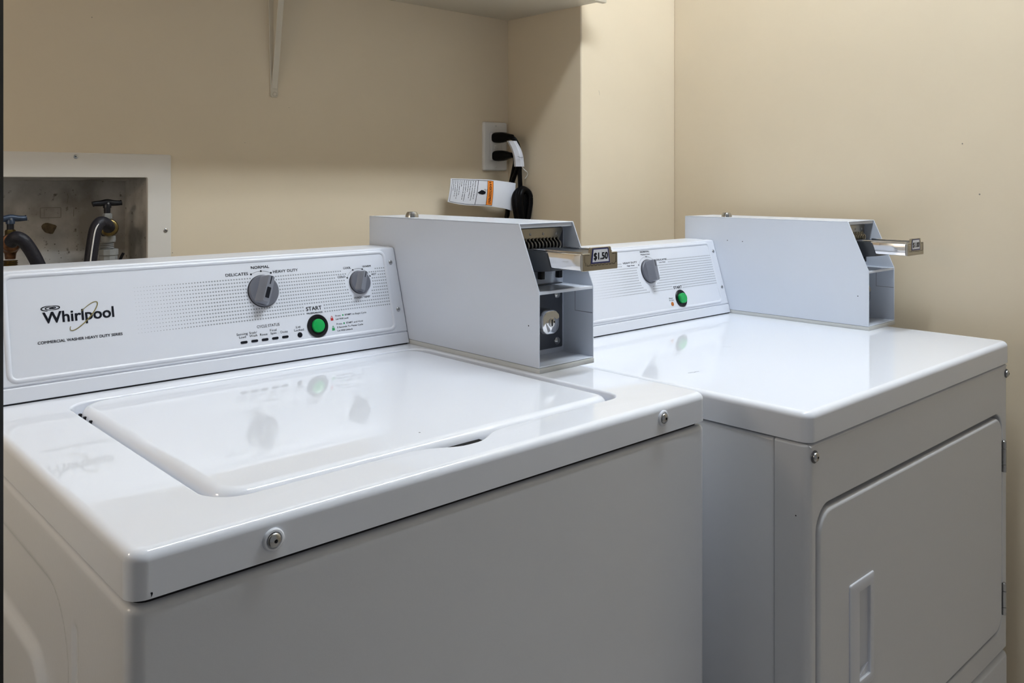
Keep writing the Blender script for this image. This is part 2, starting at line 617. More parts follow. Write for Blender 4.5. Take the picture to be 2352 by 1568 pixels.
# knock-out hole, faint stamped outline and grime spots on the back of the tub
b_ = NB()
yb_ = YW + .0965
fk = lambda a, b, c: Vector((a, YW - c, b))
pts = [(.2035 + .011 * math.cos(a) * (1 + .18 * math.sin(3 * a)) * 1.0, .1788 + .010 * math.sin(a) * (1 + .2 * math.cos(2 * a + 1))) for a in [2 * PI * i / 18 for i in range(18)]]
flat(b_, pts, fk, -.0970)
link('rust_hole', b_, M['stain'], vb)
b_ = NB()
ribbon(b_, rrect(.190, .222, .197, .214, .001, 2), .0009, fk, -.0972, closed=True)
ribbon(b_, [(.196, .199), (.196, .212)], .0006, fk, -.0972)
ribbon(b_, [(.242, .198), (.2425, .211)], .0009, fk, -.0972)
ribbon(b_, [(.232, .221), (.2335, .232), (.2325, .238)], .0009, fk, -.0972)
for i in range(26):
    disc(b_, .19 + random.random() * .10, .12 + random.random() * .05, .0004 + random.random() * .0009, fk, -.0972, 7)
for i in range(16):
    disc(b_, .14 + random.random() * .16, .16 + random.random() * .09, .0004 + random.random() * .0005, fk, -.0972, 7)
link('stain_marks', b_, M['mark'], vb)


def valve(cx, cy, zh, hm, label, coup_m, fitting, tw=0.0):
    v = thing('water_valve', label, 'valve', (cx, cy, .05 + ZT), 'water valves in the wall box')
    b_ = NB()
    q = 0.0235
    P = [(-q, -.0020 if tw else -.0014), (-q * .85, -.0005), (-q * .45, 0), (0, .0016), (q * .45, .0003), (q * .85, .0003), (q, .0008)]
    ca, sa = math.cos(tw), math.sin(tw)
    tube(b_, [(cx + x * ca, cy + x * sa, zh + z) for x, z in P], lambda t: .0034 + .0010 * math.sin(PI * t) ** 4 + (.0004 if abs(t - .5) > .42 else 0), 12, 6, flat=1.25)
    lathe(b_, [(.0066, -.008), (.0066, -.003), (.005, 0), (.003, .0034)], (cx, cy, zh), (0, 0, 1), 16)
    hd = link('handle', b_, hm, v)
    b_ = NB()
    lathe(b_, [(.0016, 0), (.0016, .001)], (cx, cy - .0058, zh), (0, -1, 0), 10)
    link('handle_screw', b_, M['steel'], hd)
    b_ = NB()
    lathe(b_, [(.0052, -.020), (.0052, -.006)], (cx, cy, zh), (0, 0, 1), 14)
    link('stem', b_, M['iron'], v)
    b_ = NB()
    lathe(b_, [(.006, -.028), (.0078, -.026), (.0078, -.019), (.0062, -.017)], (cx, cy, zh), (0, 0, 1), 6)
    link('packing_nut', b_, M['pvc'] if fitting == 'pvc' else M['brass'], v)
    b_ = NB()
    lathe(b_, [(.0075, -.064), (.0085, -.055), (.0115, -.05), (.0115, -.033), (.0085, -.028), (.006, -.026)], (cx, cy, zh), (0, 0, 1), 20)
    lathe(b_, [(.008, 0), (.008, .022)], (cx, cy, zh - .041), (-.12, -1, 0), 18)
    link('valve_body', b_, coup_m, v)
    b_ = NB()
    for i in range(5):
        lathe(b_, [(.0098, 0), (.0112, .0012), (.0098, .0024)], (cx, cy, zh - .066 - i * .003), (0, 0, -1), 24)
    if fitting == 'pvc':
        lathe(b_, [(.0112, -.056), (.0118, -.062), (.0112, -.066)], (cx + .002, cy, zh), (0, 0, 1), 24)
        lathe(b_, [(.0135, -.078), (.0158, -.0785), (.0158, -.088), (.0145, -.089), (.0150, -.12), (.0150, -.185)], (cx + .002, cy, zh), (0, 0, 1), 10)
        link('pipe_fitting', b_, M['pvc'], v)
    else:
        lathe(b_, [(.0108, -.08), (.0108, -.10), (.010, -.165)], (cx, cy, zh), (0, 0, 1), 20)
        link('pipe_fitting', b_, M['brass'], v)
    return v


valve(.2780, .935, .2215, M['iron'], 'right water valve, dark handle on a grey pipe fitting', M['iron'], 'pvc')
valve(.1316, .935, .1990, M['blueh'], 'left water valve, bluish handle on a brass pipe fitting', M['copper'], 'brass', .1)


def hose(label, cpl, pts, r, cm, stripe=False):
    h = thing('water_hose', label, 'hose', (pts[0][0], pts[0][1], pts[0][2] + ZT), 'rubber water hoses behind the washer')
    b_ = NB()
    tube(b_, pts, r, 18, 10)
    link('hose_tube', b_, M['hose'], h)
    b_ = NB()
    ax = (Vector(pts[0]) - Vector(cpl)).normalized()
    lathe(b_, [(.0098, -.004), (.0142, -.002), (.0150, .002), (.0150, .008), (.0135, .0125), (.0105, .014)], cpl, ax, 22)
    link('coupling', b_, cm, h)
    if stripe:
        P = smooth(pts, 10)
        b_ = NB()
        tube(b_, [tuple(p + Vector((-.0028, -r * .93, .0))) for p in P[12:]], .0012, 8, 2)
        plab(link('stripe', b_, M['plate'], h), 'white stripe')
    return h


hose('right black rubber water hose arching down, white stripe along it', (.2765, .920, .1800),
     [(.2705, .902, .1815), (.262, .888, .1880), (.2505, .880, .1915), (.2415, .876, .1800), (.2365, .874, .155), (.2330, .873, .130), (.229, .872, .09), (.224, .87, .03), (.222, .84, -.08)],
     .0098, M['brass'], True)
hose('left black rubber water hose curving right from a copper coupling', (.1285, .918, .1610),
     [(.1240, .895, .1640), (.1275, .884, .1715), (.1365, .880, .1675), (.1465, .879, .1530), (.1565, .878, .1320), (.166, .877, .105), (.178, .875, .06), (.19, .85, -.08)],
     .0102, M['copper'])
b_ = NB()
tube(b_, [(.282, .90, .110), (.2865, .895, .128), (.2905, .892, .1385)], .0024, 10, 4)
tag(link('cable_tie', b_, M['black'], origin=(.285, .9, .12 + ZT)), 'black tie end poking up behind the washer, right of the valves', 'cable tie')

# ------------------------------------------------------------------ wall outlet
wo = thing('wall_outlet', 'white wall outlet plate beside the niche corner', 'outlet', (1.129, YW, .3412 + ZT))
b_ = NB()
pan(b_, rrect(1.0925, 1.1665, .2843, .3985, .0045, 4), .0042, .006, fyv, hole=rrect(1.1125, 1.1462, .3080, .3745, .001, 2), hr=.0006, hdepth=.003, c0=.006, seg=3)
link('cover_plate', b_, M['plate'], wo)
b_ = NB()
pan(b_, rrect(1.1130, 1.1457, .3085, .3740, .001, 2), .0006, .003, fyv, c0=.0075, seg=2)
rc = link('receptacle', b_, M['plate'], wo)
b_ = NB()
for z in (.338, .3445):
    box(b_, 1.124, 1.135, YW - .0085, YW - .0074, z - .0022, z + .0022, .0003)
link('test_button', b_, M['plate'], rc)
for z in (.3895, .2925):
    dome_screw(wo, 'screw', (1.1295, YW - .006, z), (0, -1, 0), .0032, .0012, mt='plate')


def plug(bm, x, z, up_):
    # moulded plug body pointing out of the wall, then bending to the cord
    rs = []
    prof = [(.0, .0125, .0105), (.003, .0135, .0118), (.008, .0125, .0126), (.020, .0112, .0124), (.032, .0100, .0110), (.040, .0090, .0085), (.050, .0075, .0065), (.056, .0062, .0050)]
    for d, rx, rz in prof:
        rs.append([bm.verts.new(Vector((x + d * .02 + rx * math.copysign(abs(math.cos(a)) ** .6, math.cos(a)), YW - .0076 - d,
                                        z - d * up_ + rz * math.copysign(abs(math.sin(a)) ** .6, math.sin(a))))) for a in [2 * PI * i / 20 for i in range(20)]])
    for a, b2 in zip(rs, rs[1:]):
        bridge(bm, a, b2)
    bm.faces.new(list(reversed(rs[0]))); bm.faces.new(rs[-1])


# upper cord with paper wrap, hanging coil and warning tag
pc = thing('power_cord', 'black power cord in the upper socket, coiled, with white wrap', 'power cord', (1.13, .86, .36 + ZT))
b_ = NB()
plug(b_, 1.1275, .3615, -.01)
link('plug', b_, M['cord'], pc)
b_ = NB()
cpts = [(1.1285, .845, .3615), (1.132, .834, .357), (1.1365, .829, .347), (1.141, .828, .335), (1.1455, .829, .318), (1.149, .831, .300), (1.150, .834, .285), (1.153, .836, .265), (1.156, .838, .243), (1.157, .84, .225)]
tube(b_, cpts, .0042, 12, 6, flat=1.3)
link('cord', b_, M['cord'], pc)
# coil of cord: a tight oval bundle of loops tapering downwards
b_ = NB()
for k in range(6):
    ky = .838 - k * .0032
    wd = .0170 + .0012 * math.sin(k * 2.1)
    top = .2430 - .0012 * abs(k - 2.2)
    L = []
    for i in range(41):
        a = 2 * PI * i / 40
        sa = math.sin(a)
        zz = .222 + ((top - .222) * sa if sa > 0 else .088 * sa)
        ww = wd * math.cos(a) * (1 if sa > 0 else 1 - .0 * sa)
        taper = 1 if zz > .21 else 1 - .55 * min(1, (.21 - zz) / .06)
        L.append((1.1545 + ww * taper * (.78 if k < 1 else 1), ky + .0025 * math.sin(2 * a + k), zz))
    tube(b_, L, .0066, 12, 1, sm=False)
for dx_, w_ in ((-.0105, .0072), (-.0035, .0078), (.0040, .0078), (.0105, .0072)):
    tube(b_, [(1.1540 + dx_ * .9, .830, .230), (1.1540 + dx_, .829, .21), (1.1535 + dx_ * .85, .830, .18), (1.1525 + dx_ * .55, .832, .14), (1.1525 + dx_ * .5, .833, .11)], w_, 12, 4)
link('cord_coil', b_, M['cord'], pc)
# left strand running down behind the tag
b_ = NB()
tube(b_, [(1.146, .834, .296), (1.148, .843, .282), (1.1535, .860, .262), (1.1520, .868, .235), (1.1475, .869, .208), (1.1440, .868, .185), (1.139, .865, .14), (1.13, .82, -.1)], .0054, 12, 6, flat=.8)
link('cord', b_, M['cord'], pc)
# wrap
b_ = NB()
wp = smooth([(1.1255, .826, .3520), (1.1335, .822, .3360), (1.1395, .820, .3180), (1.1430, .821, .3040), (1.1450, .822, .2935)], 6)
L = []
for i, p in enumerate(wp):
    t = i / (len(wp) - 1)
    L.append([bm_v for bm_v in [b_.verts.new(p + Vector(q)) for q in ((-.0125, .006, 0), (-.004, -.0015, 0), (.000, -.0005, 0), (.004, -.0025, 0), (.0105, .002, 0), (.0095, .012, 0), (-.010, .014, 0))]])
for a, c in zip(L, L[1:]):
    bridge(b_, a, c)
plab(link('paper_wrap', b_, M['paper'], pc, sharp=20), 'white paper wrap')
b_ = NB()
for i in (13, 14):
    p = wp[i]
ribbon(b_, [(1.1275, .3165), (1.137, .3135), (1.1445, .3150)], .0010, lambda a, b, c: Vector((a, .8165, b)), 0)
link('wrap_print', b_, M['dark'], pc)
b_ = NB()
tube(b_, [(1.150, .826, .294), (1.155, .826, .288), (1.161, .826, .284), (1.168, .828, .281)], .0012, 8, 4)
tube(b_, [(1.168, .828, .281), (1.170, .828, .276), (1.167, .829, .270), (1.163, .83, .266)], .0006, 8, 4)
plab(link('wire_tie', b_, M['plate'], pc), 'white wire tie')

# warning tag: curved paper, writing runs sideways
YT = .858
TC = [(.9745, .2660, .9655, .2145, .868), (.995, .2655, .985, .2100, .862), (1.0225, .2648, 1.0095, .2066, .857), (1.055, .2640, 1.045, .2045, .856), (1.084, .2628, 1.079, .2026, .858), (1.106, .2604, 1.098, .2000, .852), (1.127, .2580, 1.118, .1965, .848), (1.1490, .2552, 1.1370, .1915, .846)]


def tagpos(u, v, c):
    """u along 0..1 (left to right), v 0 bottom..1 top"""
    n = len(TC) - 1
    t = max(0, min(.99999, u)) * n
    i = int(t); k = t - i

    def cr(j):
        g = lambda q: TC[max(0, min(n, q))][j]
        a, b, c_, d = g(i - 1), g(i), g(i + 1), g(i + 2)
        return 0.5 * ((2 * b) + (c_ - a) * k + (2 * a - 5 * b + 4 * c_ - d) * k * k + (-a + 3 * b - 3 * c_ + d) * k ** 3)
    x = cr(2) + (cr(0) - cr(2)) * v
    z = cr(3) + (cr(1) - cr(3)) * v
    return Vector((x, cr(4) - .002 * math.sin(PI * v) - c, z))


b_ = NB()
NU, NV = 36, 6
for c in (0, -.0006):
    gr = [[b_.verts.new(tagpos(i / NU, j / NV, c)) for j in range(NV + 1)] for i in range(NU + 1)]
    for i in range(NU):
        for j in range(NV):
            b_.faces.new((gr[i][j], gr[i + 1][j], gr[i + 1][j + 1], gr[i][j + 1]))
tg = plab(link('warning_tag', b_, M['paper'], pc), 'white warning tag with orange band')
ft = lambda a, b, c: tagpos(a, b, c)
b_ = NB()


def strip(bm, u0, u1, v0, v1, f, c, nu=6, nv=6):
    g_ = [[bm.verts.new(f(u0 + (u1 - u0) * i / nu, v0 + (v1 - v0) * j / nv, c)) for j in range(nv + 1)] for i in range(nu + 1)]
    for i in range(nu):
        for j in range(nv):
            bm.faces.new((g_[i][j], g_[i + 1][j], g_[i + 1][j + 1], g_[i][j + 1]))


strip(b_, .515, .600, .05, .955, ft, .0004)
link('orange_band', b_, M['tagor'], tg)
b_ = NB()
for (u0, u1, v0, v1) in ((.03, .602, .035, .047), (.03, .602, .955, .967), (.03, .035, .035, .967), (.376, .381, .035, .967), (.511, .516, .035, .967), (.599, .604, .035, .967)):
    strip(b_, u0, u1, v0, v1, ft, .0006, 12, 6)
# AVERTISSEMENT reads top to bottom
fs2 = lambda a, b, c: tagpos(b, 1 - a, c)      # a: distance from the top, b: across
text(b_, 'AVERTISSEMENT', .14, .92, .538, .038, fs2, .02, .0007)
flat(b_, [(.08, .538), (.12, .538), (.10, .576)], fs2, .0007)
# pictogram
flat(b_, [(.46, .405), (.40, .43), (.42, .46), (.47, .49), (.54, .485), (.57, .45), (.55, .41), (.50, .385)], fs2, .0007)
ribbon(b_, [(.40, .46), (.36, .475), (.44, .49), (.37, .505)], .007, fs2, .0007)
lines = ['Brancher la prise dans un', 'et relier correctement a la', 'terre. Ne pas enlever la', 'broche de terre.', 'Ne pas utiliser un adaptateur', 'Ne pas utiliser de cable de', 'rallonge.', 'Le non respect de ces', 'instructions peut causer un', 'deces, un incendie ou un', 'choc electrique.']
for i, s in enumerate(lines):
    Lw = len(s) / 30.0 * .82
    text(b_, s, .075, .075 + Lw, .340 - i * .0285, .0125, fs2, .03, .0007)
link('tag_print', b_, M['ink'], tg)

# lower cord
pc2 = thing('power_cord', 'black power cord plugged in the lower socket, running behind the wrap', 'power cord', (1.13, .86, .32 + ZT))
b_ = NB()
plug(b_, 1.1290, .3190, -.01)
link('plug', b_, M['cord'], pc2)
b_ = NB()
tube(b_, [(1.130, .842, .3200), (1.136, .838, .318), (1.1435, .843, .306), (1.150, .855, .288), (1.160, .874, .262), (1.162, .886, .23), (1.160, .888, .19), (1.155, .885, .14), (1.14, .84, -.05)], .0042, 12, 6)
link('cord', b_, M['cord'], pc2)


# ------------------------------------------------------------------ consoles (shared by washer and dryer)
YP = 0.5026
UP = Vector((0, 0.0448, 0.152)); UP.normalize()
NO = Vector((0, -UP.z, UP.y))


def panel(dx, dy, dz):
    return lambda a, s, c: Vector((a + dx, YP + dy, dz)) + UP * s + NO * c


def console(parent, dx, dy, dz, x0=0.004, x1=0.5996):
    P = panel(dx, dy, dz)
    # cross-section in (s, n), then the top and back in (y, z)
    prof = []
    for s, n in ((.0022, 0), (.0192, 0), (.0197, -.0018), (.0212, -.0018), (.0217, 0), (.1545, 0), (.1572, -.0009), (.1586, -.0030)):
        v = P(0, s, n); prof.append((v.y, v.z))
    prof += [(.562 + dy, .1520 + dz), (.568 + dy, .1510 + dz), (.590 + dy, .1520 + dz), (.616 + dy, .1515 + dz), (.62 + dy, .148 + dz), (.62 + dy, .0022 + dz)]
    prof = prof[::-1]
    b_ = NB()
    prism(b_, prof, x0 + dx, x1 + dx, lambda a, b, c: Vector((c, a, b)))
    cs = link('console', b_, M['console'], parent, sharp=28, bevel=0.0010)
    # raised rib around the printed field
    b_ = NB()
    rib = rrect(.0385, .5780, .0272, .1512, .009, 8)
    L = len(rib)
    prof2 = [(-.0030, 0), (-.0022, .0010), (0, .0016), (.0022, .0010), (.0030, 0)]
    rr = []
    for o__, h in prof2:
        q = off(rib, o__)
        rr.append(ring(b_, q, h, P))
    for a, c in zip(rr, rr[1:]):
        bridge(b_, a, c)
    link('rib', b_, M['console'], cs, sharp=80)
    b_ = NB()
    box(b_, x0 + .002 + dx, x1 - .002 + dx, YP + .003 + dy, .615 + dy, dz, .0024 + dz)
    link('gap_shade', b_, M['black'], parent)  # black strip standing in for shade in the gap under the console
    for s in (.1334, .0568):
        dome_screw(cs, 'screw', P(.5888 + (.0015 if dx else 0), s, 0), NO, .0036, .0018)
    return P, cs


def dots(P, parent, gaps, x0, x1, xr0=.15):
    b_ = NB()
    nc = 98
    for j in range(13):
        s = .1255 - j * .0590 / 12
        for i in range(nc):
            x = x0 + (x1 - x0) * i / (nc - 1)
            if any(g(x, s) for g in gaps):
                continue
            k = min(1, i / 26)
            r = .00030 + k * .00086
            disc(b_, x, s, r * .95, P, .00015, 8, 1.25)
    d = link('dot_pattern', b_, M['dot'], parent)
    return d


def rect_gap(x0, x1, s0, s1):
    return lambda x, s: x0 < x < x1 and s0 < s < s1


def circ_gap(cx, cs_, r):
    return lambda x, s: (x - cx) ** 2 + (s - cs_) ** 2 < r * r


def knob(parent, P, cx, cs_, R, H, ang, slot):
    t = Vector((0, 0))
    ca, sa = math.cos(ang), math.sin(ang)
    # local knob axes: v along the bar (towards the pointer), u across
    f = lambda u, v, c: P(cx + u * ca + v * sa, cs_ - u * sa + v * ca, c)
    b_ = NB()
    n = 48
    rg = []
    for r, h in ((R * 1.0, 0.0004), (R * 1.0, .0032), (R * .985, .0042), (R * .93, .0052), (R * .5, .0056)):
        rg.append([b_.verts.new(f(r * math.cos(2 * PI * i / n), r * math.sin(2 * PI * i / n), h)) for i in range(n)])
    for a, c in zip(rg, rg[1:]):
        bridge(b_, a, c)
    b_.faces.new(rg[-1]); b_.faces.new(list(reversed(rg[0])))
    k = link('knob', b_, M['knob'], parent)
    # grip bar
    b_ = NB()

    def sec(hw, hl, h):
        return ring(b_, rrect(-hw, hw, -hl, hl, min(hw, hl) * .35, 4), h, f)
    e = R * .95
    rr = [sec(R * .50, e * .93, .0050), sec(R * .40, e * .93, .0075), sec(R * .25, e * .92, H - .003), sec(R * .215, e * .90, H - .0008), sec(R * .195, e * .87, H)]
    for a, c in zip(rr, rr[1:]):
        bridge(b_, a, c)
    b_.faces.new(rr[-1]); b_.faces.new(list(reversed(rr[0])))
    g_ = link('grip', b_, M['knobtop'], k, sharp=30)
    b_ = NB()
    flat(b_, [(-R * .035, R * .30), (R * .035, R * .30), (R * .035, R * .84), (-R * .035, R * .84)], f, H + .0002)
    if slot:
        flat(b_, rrect(-R * .13, R * .13, -R * .60, R * .10, R * .05, 4), f, H + .0002)
    plab(link('pointer', b_, M['ink'], g_), 'black pointer line')
    b_ = NB()
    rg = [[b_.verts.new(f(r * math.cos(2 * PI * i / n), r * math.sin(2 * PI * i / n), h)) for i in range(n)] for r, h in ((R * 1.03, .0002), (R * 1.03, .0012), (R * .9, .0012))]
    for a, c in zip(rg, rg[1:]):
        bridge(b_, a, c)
    link('shadow_ring', b_, M['black'], k).name = 'knob_shadow'  # black ring painted as the contact shadow around the knob
    return k


def start_button(parent, P, cx, s, R, r, h):
    b_ = NB()
    lathe(b_, [(R, .0), (R, .0016), (R * .95, .0024), (r * 1.25, .0020), (r * 1.2, .0012)], P(cx, s, 0), NO, 40)
    a = link('start_button', b_, M['black'], parent)
    b_ = NB()
    lathe(b_, [(r, .0010), (r, h - .0012), (r * .93, h - .0002), (r * .85, h)], P(cx, s, 0), NO, 36)
    plab(link('button_cap', b_, M['green'], a), 'green push button')
    return a


def padlock(bm, x, s, P, wdt):
    flat(bm, rrect(x - wdt / 2, x + wdt / 2, s - .0030, s + .0008, .0003, 2), P, .0003)
    ribbon(bm, [(x + .0013 * math.cos(a) * wdt / .0045, s + .0008 + .0030 * math.sin(a)) for a in [PI * i / 10 for i in range(11)]], .0007, P, .0003)


# ------------------------------------------------------------------ washing machine
W = 0.686
wa = thing('washing_machine', 'white top-loading commercial washing machine at the left', 'washing machine', (W / 2, .3, 0))

# cabinet with pressed relief on its left side
b_ = NB()


def rbox_sdf(y, z, y0, z1, r):
    """distance inside a region open to the back and below; positive inside"""
    dy_, dz_ = y - y0, z1 - z
    if dy_ < r and dz_ < r:
        return r - math.hypot(r - dy_, r - dz_)
    return min(dy_, dz_)


def sst(t):
    t = max(0, min(1, t))
    return t * t * (3 - 2 * t)


def relief(y, z):
    d1 = rbox_sdf(y, z, .143, -.081, .065)
    d2 = rbox_sdf(y, z, .226, -.166, .055)
    e = .0085 * sst(d1 / .016) - .0060 * sst(d2 / .014)
    # narrow vertical bead in front of the relief
    if z < -.092:
        t = abs(y - .125) / .0055
        if t < 1:
            e += .0022 * (1 - t * t) * sst((-.092 - z) / .01)
    e *= sst((.57 - y) / .02)
    return e


out = rrect(0.0005, W - .0005, .0015, .60, .012, 8)
# make the left side dense
dn = []
for i, p in enumerate(out):
    q = out[(i + 1) % len(out)]
    dn.append(p)
    if abs(p[0] - .0005) < 1e-5 and abs(q[0] - .0005) < 1e-5:
        k = 150
        for j in range(1, k):
            dn.append((p[0], p[1] + (q[1] - p[1]) * j / k))
out = dn
zs = [-.93 + .012]
z = -.60
zs += [-.62]
while z < -.0475:
    zs.append(z)
    z += .0035
rg = []
for z in zs:
    rg.append([b_.verts.new((x + (relief(y, z) if x < .001 else 0), y, z)) for x, y in out])
for i in range(9):
    a = i / 8 * PI / 2
    q = off(out, .006 * (1 - math.cos(a)))
    zz = -.0400 - .006 + .006 * math.sin(a)
    rg.append([b_.verts.new((x, y, zz)) for x, y in q])
for a, c in zip(rg, rg[1:]):
    bridge(b_, a, c)
b_.faces.new(rg[-1]); b_.faces.new(list(reversed(rg[0])))
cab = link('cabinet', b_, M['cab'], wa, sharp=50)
b_ = NB()
prism(b_, rrect(.0075, W - .0075, .0085, .59, .010, 6), -.0410, -.0250)
link('gap_shade', b_, M['black'], wa)  # black filler, shade of the gap under the top put into its colour
for (x, y) in ((.05, .05), (W - .05, .05), (.05, .55), (W - .05, .55)):
    b_ = NB(); lathe(b_, [(.02, 0), (.02, .008), (.01, .013)], (x, y, -.93), (0, 0, 1), 16)
    link('foot', b_, M['black'], wa)

# top with the well for the lid
b_ = NB()
hole = rrect(.0850, .5935, .0572, .4700, (.032, .024, .030, .034), 10, dens=.006)


def notch(p):
    x, y = p
    if y < .07 and .27 < x < .41:
        if x <= .336:
            k = sst((x - .283) / (.333 - .283))
        else:
            k = 1 - sst((x - .345) / (.392 - .345))
        return (x, y - .0200 * k)
    return p


hole = [notch(p) for p in hole]
pan(b_, rrect(0, W, 0, .615, .014, 8), .0085, .0345, IDM, hole=hole, hr=.0028, hdepth=.022)
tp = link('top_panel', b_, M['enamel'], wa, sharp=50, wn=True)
b_ = NB()
box(b_, .300, .372, .0560, .0648, -.0210, -.0090)
link('latch_slot', b_, M['door'], tp)  # black block painted as the deep shade in the gap below the lid
# lid
b_ = NB()
lo = rrect(.0945, .5850, .0650, .4685, (.030, .020, .034, .036), 10, dens=.01)
rg = [ring(b_, lo, -.020, IDM), ring(b_, lo, -.012, IDM)]
for i in range(1, 11):
    a = i / 10 * PI / 2
    rg.append(ring(b_, off(lo, .012 * (1 - math.cos(a))), -.012 + .0125 * math.sin(a), IDM))
for a, c in zip(rg, rg[1:]):
    bridge(b_, a, c)
b_.faces.new(rg[-1]); b_.faces.new(list(reversed(rg[0])))
lid = link('lid', b_, M['enamel'], wa, sharp=60, wn=True)
for i, y in enumerate((.402, .423, .440)):
    b_ = NB()
    box(b_, .0925, .0960, y - .0022, y + .0022, -.016, -.0065, .0008)
    link('hinge_clip', b_, M['black'], lid)
b_ = NB()
disc(b_, .3206, .0985, .0011, IDM, .0007, 8)
link('speck', b_, M['ink'], lid)
b_ = NB()
ffr = lambda a, b, c: Vector((a, -c, b))
flat(b_, [(.0146, -.0300), (.0160, -.0300), (.0163, -.0312), (.0152, -.0335), (.0150, -.0315)], ffr, .0002)
link('paint_chip', b_, M['ink'], tp)

for (x, z) in ((.1077, -.0190), (.5972, -.0160)):
    b_ = NB()
    lathe(b_, [(.0090, 0), (.0090, .0008), (.0080, .0018), (.0066, .0020), (.0064, .0008)], (x, 0, z), (0, -1, 0), 32)
    ws = link('screw_washer', b_, M['enamel'], tp)
    dome_screw(ws, 'screw', (x, -.0008, z), (0, -1, 0), .0058, .0042)

# washer console
P, cs = console(wa, 0, 0, 0)
gaps = [circ_gap(.3645, .1058, .0245), circ_gap(.5255, .1056, .0245), rect_gap(.30, .432, .1270, .14),
        rect_gap(.484, .5585, .1125, .1200), rect_gap(.497, .556, .1215, .14), rect_gap(.508, .5435, .0780, .0865),
        rect_gap(.4245, .4565, .0625, .0790)]
dots(P, cs, gaps, .1872, .5740)
b_ = NB()
e = .0003
text(b_, 'COMMERCIAL WASHER HEAVY DUTY SERIES', .0703, .1674, .0665, .0034, P, .022, e)
plab(link('series_lettering', b_, M['ink'], cs), 'black lettering COMMERCIAL WASHER HEAVY DUTY SERIES')
b_ = NB()
text(b_, 'Whirlpool', .0778, .1596, .0903, .0142, P, .026, e)
# spiral above the W
sp = []
for i in range(90):
    t = i / 89
    a = -PI * .62 - t * 2 * PI * 2.35
    k = 1 - t * .88
    sp.append((.0882 + .0122 * k * math.cos(a), .1088 + .0034 * k * math.sin(a)))
ribbon(b_, sp, lambda t: .00030 + .0011 * abs(math.cos(-PI * .62 - t * 2 * PI * 2.35)) * (1 - t * .4), P, e)
disc(b_, .0886, .1088, .0010, P, e + .0001, 14, 2.4)
plab(link('brand_lettering', b_, M['ink'], cs), 'black brand lettering with a spiral')
b_ = NB()
tl = math.radians(44.5)
rp = []
for i in range(70):
    a = math.radians(84) - (i / 69) * math.radians(296)
    u, v = .0228 * math.cos(a), .0062 * math.sin(a)
    rp.append((.1240 + u * math.cos(tl) - v * math.sin(tl), .0955 + u * math.sin(tl) + v * math.cos(tl)))
ribbon(b_, rp, lambda t: .0007 + .0006 * math.sin(PI * t), P, e + .0002)
plab(link('brand_ring', b_, M['gold'], cs), 'thin gold ring')
b_ = NB()
cap = .0041
text(b_, 'NORMAL', .3500, .3782, .1388, cap, P, .022, e)
text(b_, 'DELICATES', .3113, .3447, .1306, cap, P, .010, e)
text(b_, 'HEAVY DUTY', .3830, .4230, .1306, cap, P, .010, e)
for x, s in ((.3489, .1313), (.3645, .1350), (.3796, .1313)):
    disc(b_, x, s, .0014, P, e)
plab(link('dial_lettering', b_, M['ink'], cs), 'black wash cycle lettering')
b_ = NB()
text(b_, 'COOL', .5000, .5138, .1283, .0031, P, .018, e)
text(b_, 'WARM', .5347, .5504, .1285, .0031, P, .018, e)
text(b_, 'COLD', .4880, .5016, .1150, .0031, P, .018, e)
text(b_, 'HOT', .5492, .5584, .1150, .0031, P, .018, e)
text(b_, 'WASH TEMP', .5111, .5404, .0806, .0031, P, .014, e)
for x, s in ((.5046, .1143), (.5165, .1259), (.5337, .1260), (.5460, .1142)):
    disc(b_, x, s, .0013, P, e)
plab(link('temperature_lettering', b_, M['ink'], cs), 'black wash temperature lettering')
b_ = NB()
text(b_, 'START', .4273, .4532, .0703, .0059, P, .018, e)
text(b_, 'PAUSE/UNLOCK', .4272, .4541, .0653, .0024, P, .025, e)
plab(link('start_lettering', b_, M['ink'], cs), 'black START lettering')
b_ = NB()
text(b_, 'CYCLE STATUS', .3475, .3821, .0541, .0038, P, .004, e)
sm = [('Sensing', .3166, .3328, .0472), ('Load', .3198, .3296, .0430), ('Soak/', .3352, .3466, .0473), ('Wash', .3350, .3466, .0430),
      ('Rinse', .3507, .3618, .0430), ('Final', .3664, .3764, .0473), ('Spin', .3667, .3757, .0430), ('Done', .3823, .3932, .0430),
      ('Lid', .4074, .4138, .0472), ('Locked', .4036, .4190, .0428)]
for s_, a, c, bs in sm:
    text(b_, s_, a, c, bs, .0031, P, .004, e)
plab(link('status_lettering', b_, M['ink'], cs), 'black cycle status lettering')
b_ = NB()
cp = .0025
text(b_, 'Press', .4739, .4833, .0570, cp, P, .004, e)
text(b_, 'START', .4904, .5022, .0570, cp, P, .03, e)
text(b_, 'to Begin Cycle', .5037, .5289, .0570, cp, P, .004, e)
text(b_, 'Lid Will Lock', .4740, .4962, .0520, cp, P, .012, e)
text(b_, 'Press', .4742, .4836, .0446, cp, P, .004, e)
text(b_, 'START', .4908, .5024, .0446, cp, P, .03, e)
text(b_, 'and Hold', .5041, .5204, .0446, cp, P, .004, e)
text(b_, '3 Seconds To Pause Cycle', .4742, .5198, .0395, cp, P, .010, e)
text(b_, 'Lid Will Unlock', .4740, .5006, .0345, cp, P, .012, e)
plab(link('instruction_lettering', b_, M['ink'], cs), 'small black instruction lettering')
b_ = NB()
arc = [(.3643 + .0333 * math.cos(a), .1017 + .0333 * math.sin(a)) for a in [math.radians(64 + 52 * i / 20) for i in range(21)]]
ribbon(b_, arc, .0005, P, e)
arc = [(.5253 + .0226 * math.cos(a), .1052 + .0226 * math.sin(a)) for a in [math.radians(24 + 132 * i / 30) for i in range(31)]]
ribbon(b_, arc, .0005, P, e)
link('dial_arc', b_, M['dot'], cs)
b_ = NB(); padlock(b_, .4676, .0548, P, .0045)
